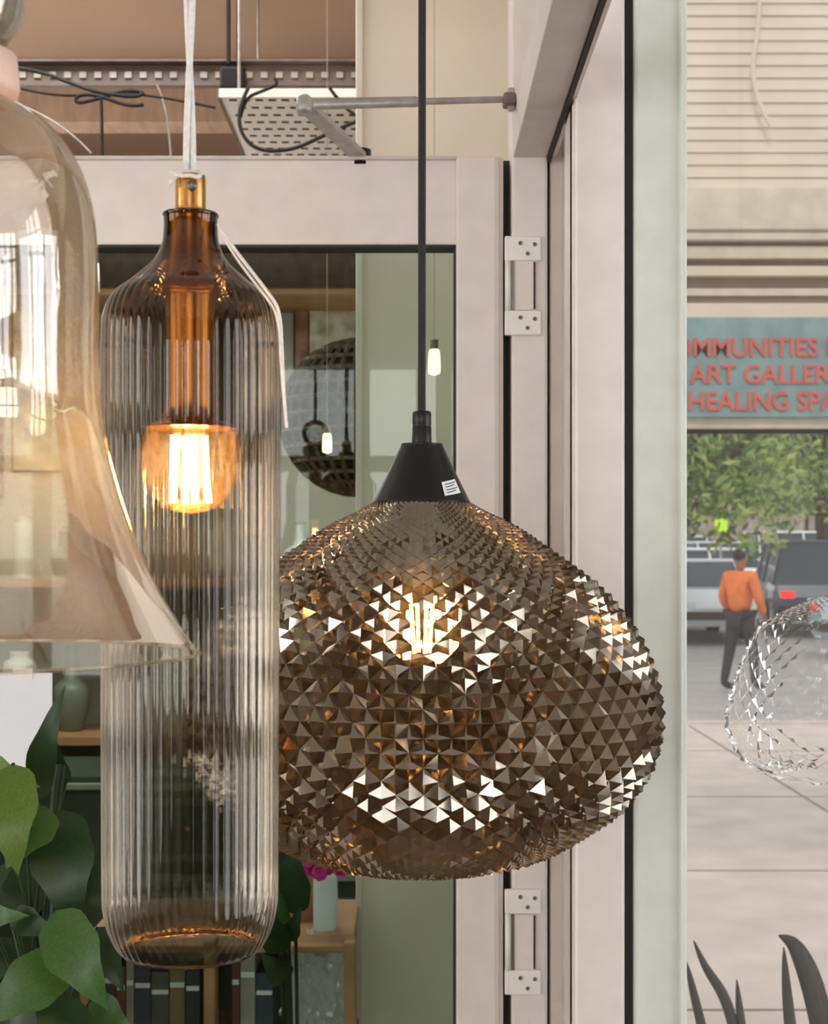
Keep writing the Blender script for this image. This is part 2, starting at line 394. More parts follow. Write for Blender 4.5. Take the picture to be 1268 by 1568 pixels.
def ball_pendant(bx, by, dz, sticker):
    def ZZ(v): return Z(v,bd)+dz
    prof = smooth_prof([(r*k, ZZ(v)) for r, v in raw])
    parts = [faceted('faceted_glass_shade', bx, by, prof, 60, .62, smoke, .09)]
    parts.append(lathe('cone_cap', smooth_prof([(.0001,ZZ(680)),(30*k,ZZ(680)),(33*k,ZZ(684)),(50*k,ZZ(720)),(72*k,ZZ(764)),(74*k,ZZ(770)),(73*k,ZZ(774)),(60*k,ZZ(774))],4), bx, by, M['black'], 64))
    parts.append(lathe('cord_grip', [(.0001,ZZ(630)),(13*k,ZZ(630)),(14.5*k,ZZ(633)),(14.5*k,ZZ(650)),(13.5*k,ZZ(652)),(14.5*k,ZZ(654)),(15.5*k,ZZ(680))], bx, by, M['black'], 40))
    parts.append(tube('cord', [Vector((bx,by,ZZ(632))), Vector((bx+.001,by,CZ))], 6.2*k, M['cordblk']))
    parts.append(lathe('ceiling_rose', [(.0001,CZ),(.05,CZ),(.05,CZ-.02),(.0001,CZ-.025)], bx, by, M['black'], 48))
    parts.append(lathe('bulb_socket', [(.02,ZZ(774)),(.02,ZZ(860)),(.016,ZZ(870)),(.0001,ZZ(870))], bx, by, M['black'], 32))
    parts.append(lathe('bulb', smooth_prof([(.013,ZZ(870)),(.015,ZZ(890)),(.028,ZZ(930)),(.031,ZZ(965)),(.024,ZZ(1000)),(.001,ZZ(1018))],5), bx, by, bulbglass, 32))
    for a in range(4):
        t = a*math.pi/2+.4; r=.009
        parts.append(tube('filament', [Vector((bx+r*math.cos(t),by+r*math.sin(t),ZZ(925))), Vector((bx+r*.7*math.cos(t),by+r*.7*math.sin(t),ZZ(1000)))], .0016, warm))
    if sticker:
        def cone_pt(ang, v, off=.0006):
            r = (33+(v-684)/(764-684)*39)*k+off
            return Vector((bx+r*math.cos(ang), by+r*math.sin(ang), ZZ(v)))
        def patch(nm, a0, a1, v0, v1, mat, off, skew=6):
            vs=[];fs=[];n=6
            for i in range(n+1):
                a=a0+(a1-a0)*i/n; sk=-skew*i/n
                vs += [cone_pt(a,v0+sk,off), cone_pt(a,v1+sk,off)]
            for i in range(n): fs.append((2*i,2*i+1,2*i+3,2*i+2))
            return mesh_obj(nm,vs,fs,mat)
        parts.append(patch('price_sticker', math.radians(-62), math.radians(-33), 741, 762, M['paper'], .0006))
        for i in range(4):
            parts.append(patch('sticker_print', math.radians(-58), math.radians(-37-4*(i%2)), 744+i*4.2, 745.3+i*4.2, M['ink'], .0009, 5))
    group('faceted_glass_pendant_lamp', parts, (bx,by,ZZ(770)))
bx = X(646,bd)
ball_pendant(bx, bd, 0, True)
# pale faceted globe added as the ghost reflection in the window pane
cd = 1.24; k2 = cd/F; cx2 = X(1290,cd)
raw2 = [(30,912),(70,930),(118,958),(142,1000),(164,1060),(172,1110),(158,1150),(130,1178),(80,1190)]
clear = thin_glass('ghost_reflection_glass', (.995,.995,.995,1), (.96,.96,.96,1), ior=1.12, base=.0, rough=.05, blend=.15, haze=.02)
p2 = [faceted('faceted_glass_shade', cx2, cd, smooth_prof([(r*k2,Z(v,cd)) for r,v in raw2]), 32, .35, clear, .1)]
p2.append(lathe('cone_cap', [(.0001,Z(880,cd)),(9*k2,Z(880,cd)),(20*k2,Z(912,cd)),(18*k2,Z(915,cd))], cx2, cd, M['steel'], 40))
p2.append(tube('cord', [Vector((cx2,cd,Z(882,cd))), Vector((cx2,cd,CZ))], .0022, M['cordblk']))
group('window_ghost_reflection', p2, (cx2,cd,Z(900,cd)))

# ================================================================== FLUTED AMBER PENDANT
ad_ = .75; k = ad_/F; ax = X(292,ad_)
raw_c = [(41,334),(41,350),(44,375),(58,402),(88,430),(118,455),(132,490),(135,540)]
prof = smooth_prof([(r*k,Z(v,ad_)) for r,v in raw_c],6)
low = smooth_prof([(r*k,Z(v,ad_)) for r,v in [(135,540),(135,800),(134,1100),(133,1350),(131,1390),(124,1420),(112,1445),(104,1452),(98,1453)]],6)
zt, zbm = Z(470,ad_), Z(420,ad_)
amber = thin_glass('amber_smoked_glass', (.66,.62,.55,1), (.22,.19,.15,1), gloss=(1,.98,.96,1), ior=1.42, base=.0, rough=.03,
                   zgrad=(Z(900,ad_), Z(380,ad_), (.68,.57,.45,1)), refr=.45, refr_ior=1.08, refr_rough=.02, blend=.5)
parts = [lathe('fluted_glass_shade', prof+low[1:], ax, ad_, amber, 576, True, 48, .006, famp=lambda z: min(1,max(0,(zbm-z)/(zbm-zt))))]
parts.append(lathe('glass_lip', [(41*k,Z(334,ad_)),(43*k,Z(331,ad_)),(42.5*k,Z(328,ad_)),(39*k,Z(328,ad_)),(38*k,Z(334,ad_))], ax, ad_, amber, 64))
parts.append(lathe('glass_foot_ring', [((101+3*math.cos(t))*k,Z(1453,ad_)+3*k*math.sin(t)) for t in [i*math.pi/6 for i in range(13)]], ax, ad_, amber, 120))
parts.append(lathe('brass_cap', smooth_prof([(.0001,Z(270,ad_)),(20*k,Z(270,ad_)),(23*k,Z(273,ad_)),(23.5*k,Z(300,ad_)),(23.5*k,Z(322,ad_)),(25*k,Z(326,ad_)),(30*k,Z(329,ad_)),(38*k,Z(331,ad_)),(38*k,Z(340,ad_))],4), ax, ad_, M['brass'], 48))
s = lathe('grub_screw', [(.0001,.0015),(.002,.0015),(.0026,.0005),(.0028,0)], 0, 0, M['screw'], 20)
s.data.transform(Matrix.Translation(Vector((ax+.002,ad_-23.5*k-.0003,Z(290,ad_)))) @ Matrix.Rotation(math.radians(90),4,'X')); parts.append(s)
parts.append(lathe('brass_socket', smooth_prof([(36*k,Z(338,ad_)),(36*k,Z(380,ad_)),(40*k,Z(430,ad_)),(44*k,Z(450,ad_)),(38*k,Z(455,ad_)),(36*k,Z(520,ad_)),(36*k,Z(600,ad_)),(40*k,Z(640,ad_)),(60*k,Z(650,ad_)),(68*k,Z(654,ad_)),(66*k,Z(657,ad_)),(.0001,Z(657,ad_))],4), ax, ad_, M['brass'], 64))
amb_bulb = thin_glass('bulb_glass_amber', (1,.90,.72,1), (.9,.70,.46,1), ior=1.5, base=.03, haze=.045, haze_col=(1,.76,.44,1))
parts.append(lathe('bulb', smooth_prof([(66*k,Z(658,ad_)),(70*k,Z(690,ad_)),(68*k,Z(730,ad_)),(52*k,Z(765,ad_)),(28*k,Z(782,ad_)),(.0003,Z(788,ad_))],6), ax, ad_, amb_bulb, 48))
fil = emis('filament_bright', (1,.68,.30,1), 90)
for a,(ox,oy) in enumerate(((-26,-6),(-10,10),(8,-8),(25,6))):
    parts.append(tube('filament', [Vector((ax+ox*.8*k,ad_+oy*k,Z(668,ad_))), Vector((ax+ox*k,ad_+oy*k,Z(770,ad_)))], .0019, fil))
parts.append(tube('filament_support', [Vector((ax-26*k,ad_-6*k,Z(768,ad_))), Vector((ax,ad_,Z(776,ad_))), Vector((ax+25*k,ad_+6*k,Z(768,ad_)))], .0005, M['steel']))
# twisted pair cord
for ph in (0, math.pi):
    pts = []; z = Z(272,ad_); t = ph
    while z < CZ:
        pts.append(Vector((ax-.0005+.0018*math.cos(t), ad_+.0018*math.sin(t), z))); z += .012; t += .35
    parts.append(tube('cord_strand', pts, .0017, M['cordwht'], 3))
parts.append(tube('knot', [P(262,262,ad_-.008),P(275,270,ad_-.01),P(290,268,ad_-.011),P(306,272,ad_-.01),P(308,264,ad_),P(280,262,ad_-.006),P(266,274,ad_-.008),P(258,282,ad_-.008)], .0011, M['cordwht']))
parts.append(tube('thread', [P(334,344,ad_-.012),P(352,372,ad_-.02),P(385,415,ad_-.03),P(412,450,ad_-.034),P(429,475,ad_-.03),P(432,540,ad_-.026),P(435,610,ad_-.022),P(439,655,ad_-.022)], .0009, M['cordwht']))
parts.append(tube('thread', [P(336,350,ad_-.012),P(350,378,ad_-.02),P(380,420,ad_-.03),P(408,455,ad_-.034),P(427,485,ad_-.03),P(430,560,ad_-.026),P(434,600,ad_-.022)], .0007, M['cordwht']))
parts.append(lathe('ceiling_rose', [(.0001,CZ),(.05,CZ),(.05,CZ-.02),(.0001,CZ-.025)], ax, ad_, M['brass'], 48))
group('fluted_glass_pendant_lamp', parts, (ax,ad_,Z(330,ad_)))

# ================================================================== CLEAR BELL PENDANT (near, left)
ld = .58; k = ld/F; lx = X(-60,ld)
raw = [(40,148),(62,152),(90,160),(125,182),(160,218),(188,272),(203,340),(207,440),(206,540),(210,620),(226,700),(250,785),(284,875),(325,950),(352,990),(362,1002)]
bellg = thin_glass('bell_clear_glass', (.98,.97,.95,1), (.93,.86,.74,1), ior=1.5, base=.07, rough=.015, haze=.05, haze_col=(1,.86,.62,1), bump=.12)
pr = smooth_prof([(r*k,Z(v,ld)) for r,v in raw],6)
parts = [lathe('bell_glass_shade', pr, lx, ld, bellg, 160)]
rimz = Z(1003,ld); parts.append(lathe('rolled_rim', [(362*k+2.5*k*math.cos(t),rimz+2.5*k*math.sin(t)) for t in [i*math.pi/6 for i in range(13)]], lx, ld, bellg, 160))
parts.append(lathe('glass_ball_neck', [(max(.0001,96*k*math.sin(t)), Z(-6,ld)-96*k*math.cos(t)*-1) for t in [i*math.pi/20 for i in range(21)]], lx, ld, bellg, 96))
pink = pbr('copper_pink_collar', srgb(225,190,172), .4, noise_amt=.03)
parts.append(lathe('collar', [(60*k,Z(78,ld)),(84*k,Z(84,ld)),(88*k,Z(130,ld)),(84*k,Z(146,ld)),(40*k,Z(150,ld))], lx, ld, pink, 64))
parts.append(lathe('socket', [(.012,Z(150,ld)),(.012,Z(600,ld)),(.0001,Z(602,ld))], lx, ld, M['brass'], 40))
parts.append(lathe('bulb', smooth_prof([(.010,Z(602,ld)),(.0115,Z(660,ld)),(.0125,Z(740,ld)),(.009,Z(810,ld)),(.0004,Z(840,ld))],6), lx, ld, amb_bulb, 48))
for a in range(6):
    t = a*math.pi/3; r=.006
    parts.append(tube('filament', [Vector((lx+r*.7*math.cos(t),ld+r*.7*math.sin(t),Z(660,ld))), Vector((lx+r*math.cos(t),ld+r*math.sin(t),Z(790,ld)))], .0013, fil))
parts.append(tube('cord', [Vector((lx,ld,Z(-95,ld))), Vector((lx,ld,CZ))], .003, M['cordwht']))
group('bell_glass_pendant_lamp', parts, (lx,ld,Z(150,ld)))

# ================================================================== BACK-ROOM CONTENTS
# dark woven globe pendant
wd = 3.5; wc = P(548,640,wd); wr = 118/F*wd
wv = pbr('woven_rattan_dark', srgb(60,53,45), .75, noise_amt=.5, scale=40, stretch=(1,1,4), bump=.2)
wp_ = [lathe('inner_shade', [(max(.001,.96*wr*math.sin(t)), wc.z+.96*wr*math.cos(t)) for t in [.15+i*(math.pi-.3)/24 for i in range(25)]], wc.x, wc.y, wv, 48)]
wo = lathe('woven_shell', [(max(.001,wr*math.sin(t)), wc.z+wr*math.cos(t)) for t in [.15+i*(math.pi-.3)/14 for i in range(15)]], wc.x, wc.y, pbr('rattan_strip', srgb(104,90,70), .6, noise_amt=.3, scale=60), 32, False)
mo = wo.modifiers.new('w','WIREFRAME'); mo.thickness = .012
wp_.append(wo); wp_.append(tube('cord', [wc+Vector((0,0,wr)), Vector((wc.x,wc.y,3.0))], .003, M['cordblk']))
group('woven_globe_pendant_lamp', wp_, wc)
def bulb_reflection(u, v, d, wall_y=None, ceil=3.0):  # glowing drop added where a bulb is mirrored in the door glass
    c = P(u,v,d); g = emis('bulb_reflection_glow', (1,.80,.42,1), 3.0)
    ps = [lathe('reflected_bulb', smooth_prof([(.003,c.z+.022),(.008,c.z+.016),(.009,c.z-.012),(.006,c.z-.016),(.001,c.z-.018)],4), c.x, c.y, g, 20)]
    ps.append(lathe('socket', [(.0001,c.z+.035),(.006,c.z+.034),(.006,c.z+.02)], c.x, c.y, M['chan'], 20))
    ps.append(tube('cord', [c+Vector((0,0,.033)), Vector((c.x,c.y,ceil))], .0006, M['slot']))
    group('bulb_reflection_standin', ps, c)
bulb_reflection(665,556,2.1); bulb_reflection(501,680,2.7)
wood = pbr('shelf_wood', srgb(178,134,92), .5, noise_amt=.15, scale=10, stretch=(.2,1,1))
cols = [(222,205,175),(200,150,110),(235,230,220),(150,110,80),(190,195,185),(120,125,110),(230,190,120)]
def vase(nm, x, y, z, r, h, c, kind):
    sh = [[(.5,0),(.9,.1),(1,.4),(.8,.75),(.4,.88),(.45,1)],[(.8,0),(.85,.05),(.85,.8),(.5,.9),(.5,1)],[(.6,0),(1,.25),(1,.5),(.35,.65),(.3,.95),(.4,1)]][kind%3]
    m = pbr(nm+'_glaze', srgb(*c), .4, noise_amt=.06)
    return lathe(nm, smooth_prof([(a*r,z+b*h) for a,b in sh],4), x, y, m, 28, closed=True)
zs = Z(885,4.7)
shp = [box('board', -1.9, .1, 4.55, 4.9, zs-.03, zs, wood, .003), box('board', -1.9, .1, 4.55, 4.9, zs-.53, zs-.5, wood, .003), box('board', -1.9, .1, 4.55, 4.9, zs+.9, zs+.92, wood, .003),
   box('bracket',-1.0,-.97,4.6,4.9,zs-.18,zs-.03,M['black']), box('bracket',-.2,-.17,4.6,4.9,zs-.18,zs-.03,M['black'])]
shp += [vase('vase', -1.8+i*.13, 4.7, zs, .035+.02*random.random(), .14+.14*random.random(), cols[i%7], i) for i in range(15)]
shp += [vase('vase', -1.8+i*.17, 4.7, zs-.5, .05+.02*random.random(), .2+.14*random.random(), cols[(i*3)%7], i+1) for i in range(11)]
group('wall_shelf', shp, (0,4.8,zs))
grn = pbr('cabinet_green', srgb(60,76,60), .5, noise_amt=.2, scale=4); rail = pbr('cabinet_rail', srgb(140,154,138), .5)
cab_ = [box('carcass', -2.1, .15, 4.1, 4.5, 0, 1.02, grn, .004)]
for i,zz in enumerate((1.0,.74,.48,.2)): cab_.append(box('rail', -2.1, .15, 4.085, 4.1, zz-.018, zz, rail, .002))
for i in range(6): cab_.append(box('stile', -2.05+i*.4, -2.02+i*.4, 4.083, 4.1, 0, 1.02, grn, .002))
for i in range(5): cab_.append(lathe('knob', [(.0001,.86),(.012,.86),(.012,.88),(.0001,.88)], -1.84+i*.4, 4.07, M['brass'], 16))
group('green_cabinet', cab_, (-1,4.3,0))
for (u0,u1,v0,v1,c) in ((452,472,470,620,(150,105,80)),(474,545,462,560,(206,200,180)),(300,420,480,700,(96,84,70)),(180,280,470,760,(150,140,120)),(20,130,440,720,(196,180,150)),(-120,0,420,760,(120,100,80))):
    m = pbr('print', srgb(*c), .6, noise_amt=.35, scale=14)
    a = fbox('print', u0,u1,v0,v1,4.86,.02,m,.002)
    b = fbox('picture_edge', u0-3,u1+3,v0-3,v1+3,4.87,.03,M['dark'],.002)
    group('framed_print', [a,b], P((u0+u1)/2,(v0+v1)/2,4.88))

# near shelving unit behind the door
sd = 2.15
su = []
for vv in (1448, 1640): su.append(box('shelf', X(120,sd), X(540,sd), sd, sd+.3, Z(vv+12,sd), Z(vv,sd), wood, .003))
for u in (322, 536): su.append(box('upright', X(u-9,sd), X(u+9,sd), sd-.01, sd+.03, 0, Z(1440,sd), wood, .003))
su.append(box('upright', X(124,sd), X(140,sd), sd-.01, sd+.03, 0, Z(1440,sd), wood, .003))
su.append(box('rear_board', X(120,sd), X(540,sd), sd+.29, sd+.3, 0, Z(1448,sd), grn))
group('wooden_shelf', su, (X(330,sd),sd,0))
bk = []; xx = X(150,sd); zb = Z(1640,sd)+.001
bc = [(60,60,66),(110,56,46),(160,152,140),(50,64,80),(84,84,78),(130,106,76),(40,44,50),(70,84,92)]
i = 0
while xx < X(405,sd):
    w = .012+.018*random.random(); h = .12+.05*random.random()
    if not (X(308,sd) < xx+w and xx < X(336,sd)):
        m = pbr('book_cover', srgb(*bc[i%8]), .6, noise_amt=.1)
        bk.append(box('b', xx, xx+w-.001, sd+.04, sd+.2, zb, zb+h, m, .001))
        for zz in (.2,.75): bk.append(box('b', xx+.001, xx+w-.002, sd+.0392, sd+.04, zb+h*zz, zb+h*(zz+.05), M['paper']))
    xx += w; i += 1
join('row_of_books', bk)
zt_ = Z(1448,sd)
vase('white_bottle', X(492,sd), sd+.1, zt_, .022, .095, (215,228,232), 1)
pk = pbr('magenta_petals', srgb(235,50,160), .5, noise_amt=.1)
pts_ = [lathe('pot', [(.0001,zt_),(.024,zt_),(.03,zt_+.09),(.027,zt_+.09)], X(470,sd)-.02, sd+.16, pbr('pot_terracotta', srgb(190,140,110), .7), 28)]
for i in range(90):
    a = random.random()*6.28; rr = .03*random.random(); c = Vector((X(492,sd)+rr*math.cos(a), sd+.045+rr*math.sin(a), zt_+.098+.05*random.random()))
    s_ = lathe('petal', [(.0001,-.002),(.009,0),(.012,.004),(.007,.003)], 0,0, pk, 8)
    s_.data.transform(Matrix.Translation(c) @ Matrix.Rotation(random.random()*1.2,4,'X') @ Matrix.Rotation(random.random()*6,4,'Z')); pts_.append(s_)
pts_.append(tube('stem', [Vector((X(470,sd)-.02,sd+.16,zt_+.07)), Vector((X(480,sd),sd+.12,zt_+.1)), Vector((X(490,sd),sd+.05,zt_+.12))], .003, grn))
group('potted_flower', pts_, (X(480,sd),sd+.15,zt_))
bm = bmesh.new(); bmesh.ops.create_icosphere(bm, subdivisions=5, radius=1)
for v in bm.verts:
    n = noise.noise(v.co*2.2)*.35+abs(noise.noise(v.co*5))*.45
    v.co = Vector((v.co.x*.045*(1+n), v.co.y*.04*(1+n), v.co.z*.075*(1+n)))
    v.co += Vector((X(482,sd), sd+.08, 0))
mz = min(v.co.z for v in bm.verts)
for v in bm.verts: v.co.z += zb-mz
me = bpy.data.meshes.new('bag'); bm.to_mesh(me); bm.free()
me.materials.append(thin_glass('clear_plastic', (.85,.86,.85,1), (.6,.6,.6,1), ior=1.5, base=.1, rough=.1, haze=.6, haze_col=(.95,.95,.95,1)))
link(bpy.data.objects.new('crumpled_plastic_bag', me))

# ================================================================== LEAFY PLANT (inside, lower left)
def leaf(nm, base, tip, width, mat, bend=.15, up=Vector((0,-1,.3)), fold=.15, n=14):
    ax_ = tip-base; L = ax_.length; a = ax_.normalized(); s = a.cross(up).normalized(); nrm = s.cross(a).normalized()
    vs=[];fs=[]
    for i in range(n+1):
        t=i/n; w = width*(math.sin(math.pi*t**.7)**.9)*(1-.3*t) if 0<t<1 else 0.0004
        c = base+a*L*t+nrm*bend*L*math.sin(math.pi*t)
        wob = 1+.06*math.sin(t*17)
        for j in (-1,-.5,0,.5,1):
            vs.append(c+s*w*j*wob+nrm*fold*w*abs(j))
    for i in range(n):
        for j in range(4): fs.append((i*5+j,i*5+j+1,(i+1)*5+j+1,(i+1)*5+j))
    return mesh_obj(nm,vs,fs,mat,True)
def leafmat(nm, c, tr=.35):
    m, nt, out = newmat(nm); N=nt.nodes.new; L=nt.links.new
    b = N('ShaderNodeBsdfPrincipled'); t=N('ShaderNodeBsdfTranslucent'); mx=N('ShaderNodeMixShader'); mx.inputs[0].default_value=tr
    n=N('ShaderNodeTexNoise'); n.inputs['Scale'].default_value=25; r=N('ShaderNodeValToRGB')
    c_=srgb(*c); r.color_ramp.elements[0].color=tuple(x*.6 for x in c_[:3])+(1,); r.color_ramp.elements[1].color=tuple(min(1,x*1.3) for x in c_[:3])+(1,)
    L(n.outputs['Fac'],r.inputs[0]); L(r.outputs[0],b.inputs['Base Color']); L(r.outputs[0],t.inputs[0]); b.inputs['Roughness'].default_value=.35
    L(b.outputs[0],mx.inputs[1]); L(t.outputs[0],mx.inputs[2]); L(mx.outputs[0],out.inputs[0]); return m
g1 = leafmat('leaf_green', (66,100,42)); g2 = leafmat('leaf_dark', (38,62,30)); g3 = leafmat('leaf_yellow', (104,132,50), .5)
pd = 1.25
lp = []
root = Vector((X(60,pd), pd, .34))
def L_(b, t, w, m, dz=0, **kw):
    B = P(b[0],b[1],pd+dz); T = P(t[0],t[1],pd+dz-.03); lp.append(leaf('leaf', B, T, w*pd/F, m, **kw)); return B
specs = [((20,1170),(28,1340),46,g3,-.06),((-40,1190),(62,1205),40,g3,0),((70,1235),(10,1330),46,g1,-.05),((92,1240),(118,1430),54,g2,-.02),
 ((60,1225),(100,1050),28,g2,.06),((115,1290),(175,1420),36,g2,.02),((85,1395),(165,1545),46,g1,-.08),((110,1465),(-30,1570),46,g1,-.06),
 ((20,1400),(95,1435),24,g2,-.04),((-20,1405),(45,1402),20,g1,-.04),((120,1530),(60,1620),46,g2,-.06),((140,1530),(210,1590),30,g1,0),((-10,1560),(100,1580),50,g2,-.02),
 ((100,1200),(85,1130),20,g2,.08),((60,1320),(30,1440),46,g2,.04),((-10,1330),(40,1420),36,g2,.05),((30,1440),(-20,1510),36,g2,.04),((150,1420),(190,1520),30,g2,.05)]
for s_ in specs:
    B = L_(*s_)
    lp.append(tube('petiole', [B, B.lerp(Vector((root.x,root.y,B.z-.08)),.6), Vector((root.x+random.uniform(-.01,.01),root.y,B.z-.16))], .0018, g2))
lp.append(tube('stem', [root+Vector((0,0,-.05)), root+Vector((.02,0,.3)), Vector((root.x,root.y,1.1)), Vector((X(75,pd),pd,Z(1300,pd))), Vector((X(80,pd),pd+.03,Z(1180,pd)))], .005, g2))
lp.append(lathe('pot', smooth_prof([(.0001,0),(.11,0),(.13,.02),(.16,.33),(.168,.35),(.15,.35),(.145,.31),(.0001,.31)],3), root.x, root.y, pbr('pot_ceramic', srgb(210,205,195), .4), 48))
group('potted_rubber_plant', lp, (root.x,root.y,0))
lp = []; r2 = Vector((X(445,1.85),1.85,.3))
for b,t,w,m in (((452,1400),(448,1280),30,g2),((430,1460),(405,1380),26,g2),((442,1440),(462,1390),16,g2),((435,1430),(380,1310),26,g1),((440,1500),(400,1460),24,g2)):
    B=P(b[0],b[1],1.85); lp.append(leaf('leaf',B,P(t[0],t[1],1.83),w*1.85/F,m)); lp.append(tube('petiole',[B,B.lerp(r2,.3)+Vector((.01,0,0)),r2],.0025,g2))
lp.append(lathe('pot', [(.0001,0),(.09,0),(.12,.3),(.105,.3),(.1,.27),(.0001,.27)], r2.x, r2.y, pbr('pot_dark', srgb(70,66,62), .5), 40))
group('potted_leafy_plant', lp, (r2.x,r2.y,0))

# ================================================================== STREET
M['pave'] = pbr('pavement', srgb(204,190,180), .85, noise_amt=.08, scale=3, bump=.04)
M['asph'] = pbr('asphalt', srgb(164,158,155), .85, noise_amt=.08, scale=2)
def gz(d): return max(0,(d-25)*.028)
mesh_obj('sidewalk', [(.24,1.47,0),(12,1.47,0),(12,14,0),(.24,14,0)], [(0,1,2,3)], M['pave'])
mesh_obj('ground_street', [(-20,14.1,-.02),(60,14.1,-.02),(60,25,-.02),(-20,25,-.02),(-20,95,gz(95)),(60,95,gz(95))], [(0,1,2,3),(3,2,5,4)], M['asph'])
jn = []
for a in range(5):
    y0 = 2.9+a*2.3; jn.append(box('j', .24, 12, y0, y0+.02, 0, .002, M['chan']))
for a in range(5):
    x0 = .75+a*1.9; jn.append(box('j', x0, x0+.02, 1.5, 13.9, 0, .002, M['chan']))
join('sidewalk_joints', jn)
box('kerb', .24, 12, 13.98, 14.1, -.02, .03, M['pave'], .01)
SD = 6.0
sid = pbr('siding_cream', srgb(216,200,180), .7, noise_amt=.05, scale=4)
sidb = pbr('siding_brown', srgb(140,120,102), .7); sidc = pbr('fascia_cream', srgb(206,194,172), .6)
ca = []
z = Z(290,SD)
while z < 4.9:
    h = .052
    x0,x1=.9,3.6
    ca.append(mesh_obj('board', [(x0,SD+.0,z),(x1,SD,z),(x1,SD+.009,z+h),(x0,SD+.009,z+h),(x0,SD+.03,z),(x1,SD+.03,z)], [(0,1,2,3),(0,4,5,1)], sid)); z += h
ca.append(box('siding_backing', .9, 3.6, SD+.03, SD+.3, Z(290,SD), 4.9, sidb))
ca.append(box('fascia', .88, 3.6, SD-.06, SD+.3, Z(372,SD), Z(292,SD), sidc, .005))
ca.append(box('fascia_groove', .88, 3.6, SD-.065, SD-.05, Z(360,SD), Z(356,SD), sidb))
zz = Z(372,SD)
for h,mm,off in ((.02,sidb,0),(.05,sidc,-.03),(.03,sidb,.02),(.04,sid,-.02),(.05,sidb,.03),(.03,sidc,0),(.035,sidb,.02),(.06,sid,-.02)):
    ca.append(box('moulding', .9, 3.6, SD+off, SD+.3, zz-h, zz, mm, .002)); zz -= h
sgt = zz
ca.append(box('under_fascia', .9, 3.6, SD, SD+.3, Z(655,SD), Z(640,SD), sidc, .003))
ca.append(box('side_pier', 2.2, 3.6, SD, SD+.4, 0.003, Z(655,SD), sid, .01))
ca.append(box('canopy_body', .9, 3.6, SD+.06, SD+.3, Z(655,SD), sgt+.1, sidb))
ca.append(tube('drain_pipe', [Vector((1.45,SD-.03,4.9)), Vector((1.45,SD-.03,3.9)), Vector((1.38,SD-.04,3.6)), Vector((1.48,SD-.05,3.42))], .009, sid))
group('shopfront_canopy', ca, (2,SD,0))
teal = pbr('sign_teal', srgb(124,154,154), .6, noise_amt=.12); red = pbr('sign_red', srgb(208,88,80), .6, noise_amt=.05)
sg = [box('board', .92, 3.3, SD-.03, SD+.05, Z(640,SD), sgt, teal, .004)]
def text(s, u0, v0, ux, cap):
    cu = bpy.data.curves.new('letters','FONT'); cu.body = s; cu.size = 1; cu.extrude=.02; cu.offset=.012
    o = link(bpy.data.objects.new('letters', cu)); bpy.context.view_layer.update()
    me = bpy.data.meshes.new_from_object(o.evaluated_get(bpy.context.evaluated_depsgraph_get())); bpy.data.objects.remove(o)
    w = max(v.co.x for v in me.vertices); h = max(v.co.y for v in me.vertices)
    sx = (X(ux,SD)-X(u0,SD))/w; sz = cap/F*SD/h
    me.transform(Matrix.Translation(Vector((X(u0,SD),SD-.035,Z(v0,SD)))) @ Matrix.Rotation(math.radians(90),4,'X') @ Matrix.Diagonal((sx,sz,.2,1)))
    me.materials.clear(); me.materials.append(red)
    o = link(bpy.data.objects.new('letters', me)); return o
sg += [text('COMMUNITIES HUB', 1000, 547, 1335, 28), text('ART GALLERY', 1054, 588, 1290, 28), text('HEALING SPACE', 1050, 629, 1322, 28)]
group('shop_sign', sg, (2,SD,2.4))

# trees
def tree(nm, x, y, h, r, n, seed):
    rnd = random.Random(seed); z0 = gz(y)-.02
    bark = pbr('bark', srgb(86,72,62), .9, noise_amt=.2)
    prt = [tube('trunk', [Vector((x,y,z0)), Vector((x+.1,y,z0+h*.35)), Vector((x-.05,y,z0+h*.6))], .09, bark)]
    for i in range(7):
        a=rnd.random()*6.28; prt.append(tube('branch', [Vector((x,y,z0+h*(.35+.04*i))), Vector((x+.4*r*math.cos(a),y+.4*r*math.sin(a),z0+h*(.55+.03*i))), Vector((x+.8*r*math.cos(a),y+.8*r*math.sin(a),z0+h*(.65+.04*i)))], .045, bark))
    cl_ = [(Vector((x+rnd.uniform(-1,1)*r*.75, y+rnd.uniform(-1,1)*r*.6, z0+h*.68+rnd.uniform(-.8,1)*r*.6)), r*rnd.uniform(.28,.5)) for _ in range(16)]
    vs=[];fs=[];fm=[]
    for i in range(n):
        c,cr = rnd.choice(cl_)
        d_ = Vector((rnd.gauss(0,1),rnd.gauss(0,1),rnd.gauss(0,1))).normalized()*cr*rnd.random()**.4
        p = c+d_; a=Vector((rnd.gauss(0,1),rnd.gauss(0,1),rnd.gauss(0,1))).normalized(); b=a.orthogonal().normalized(); s=rnd.uniform(.06,.13)
        q=len(vs); vs += [p-a*s,p+b*s*.5,p+a*s,p-b*s*.5]; fs.append((q,q+1,q+2,q+3)); fm.append(rnd.randint(0,2))
    prt.append(mesh_obj('foliage', vs, fs, [tl1,tl2,tl3], False, fm))
    group(nm, prt, (x,y,z0))
tl1=leafmat('tree_leaf_a',(136,166,80),.4); tl2=leafmat('tree_leaf_b',(94,124,66),.4); tl3=leafmat('tree_leaf_c',(186,200,116),.5)
tree('street_tree', 4.0, 22, 5.0, 2.0, 7000, 1)
tree('street_tree', 7.9, 28, 5.8, 2.2, 3500, 2)
tree('street_tree', 10.6, 37, 6.3, 2.4, 3500, 3)
tree('street_tree', 9.0, 48, 6.8, 3.0, 4000, 6)
tree('street_tree', 14.0, 50, 7, 3.6, 5000, 4)
tree('street_tree', 18.0, 66, 9, 5.0, 7000, 5)
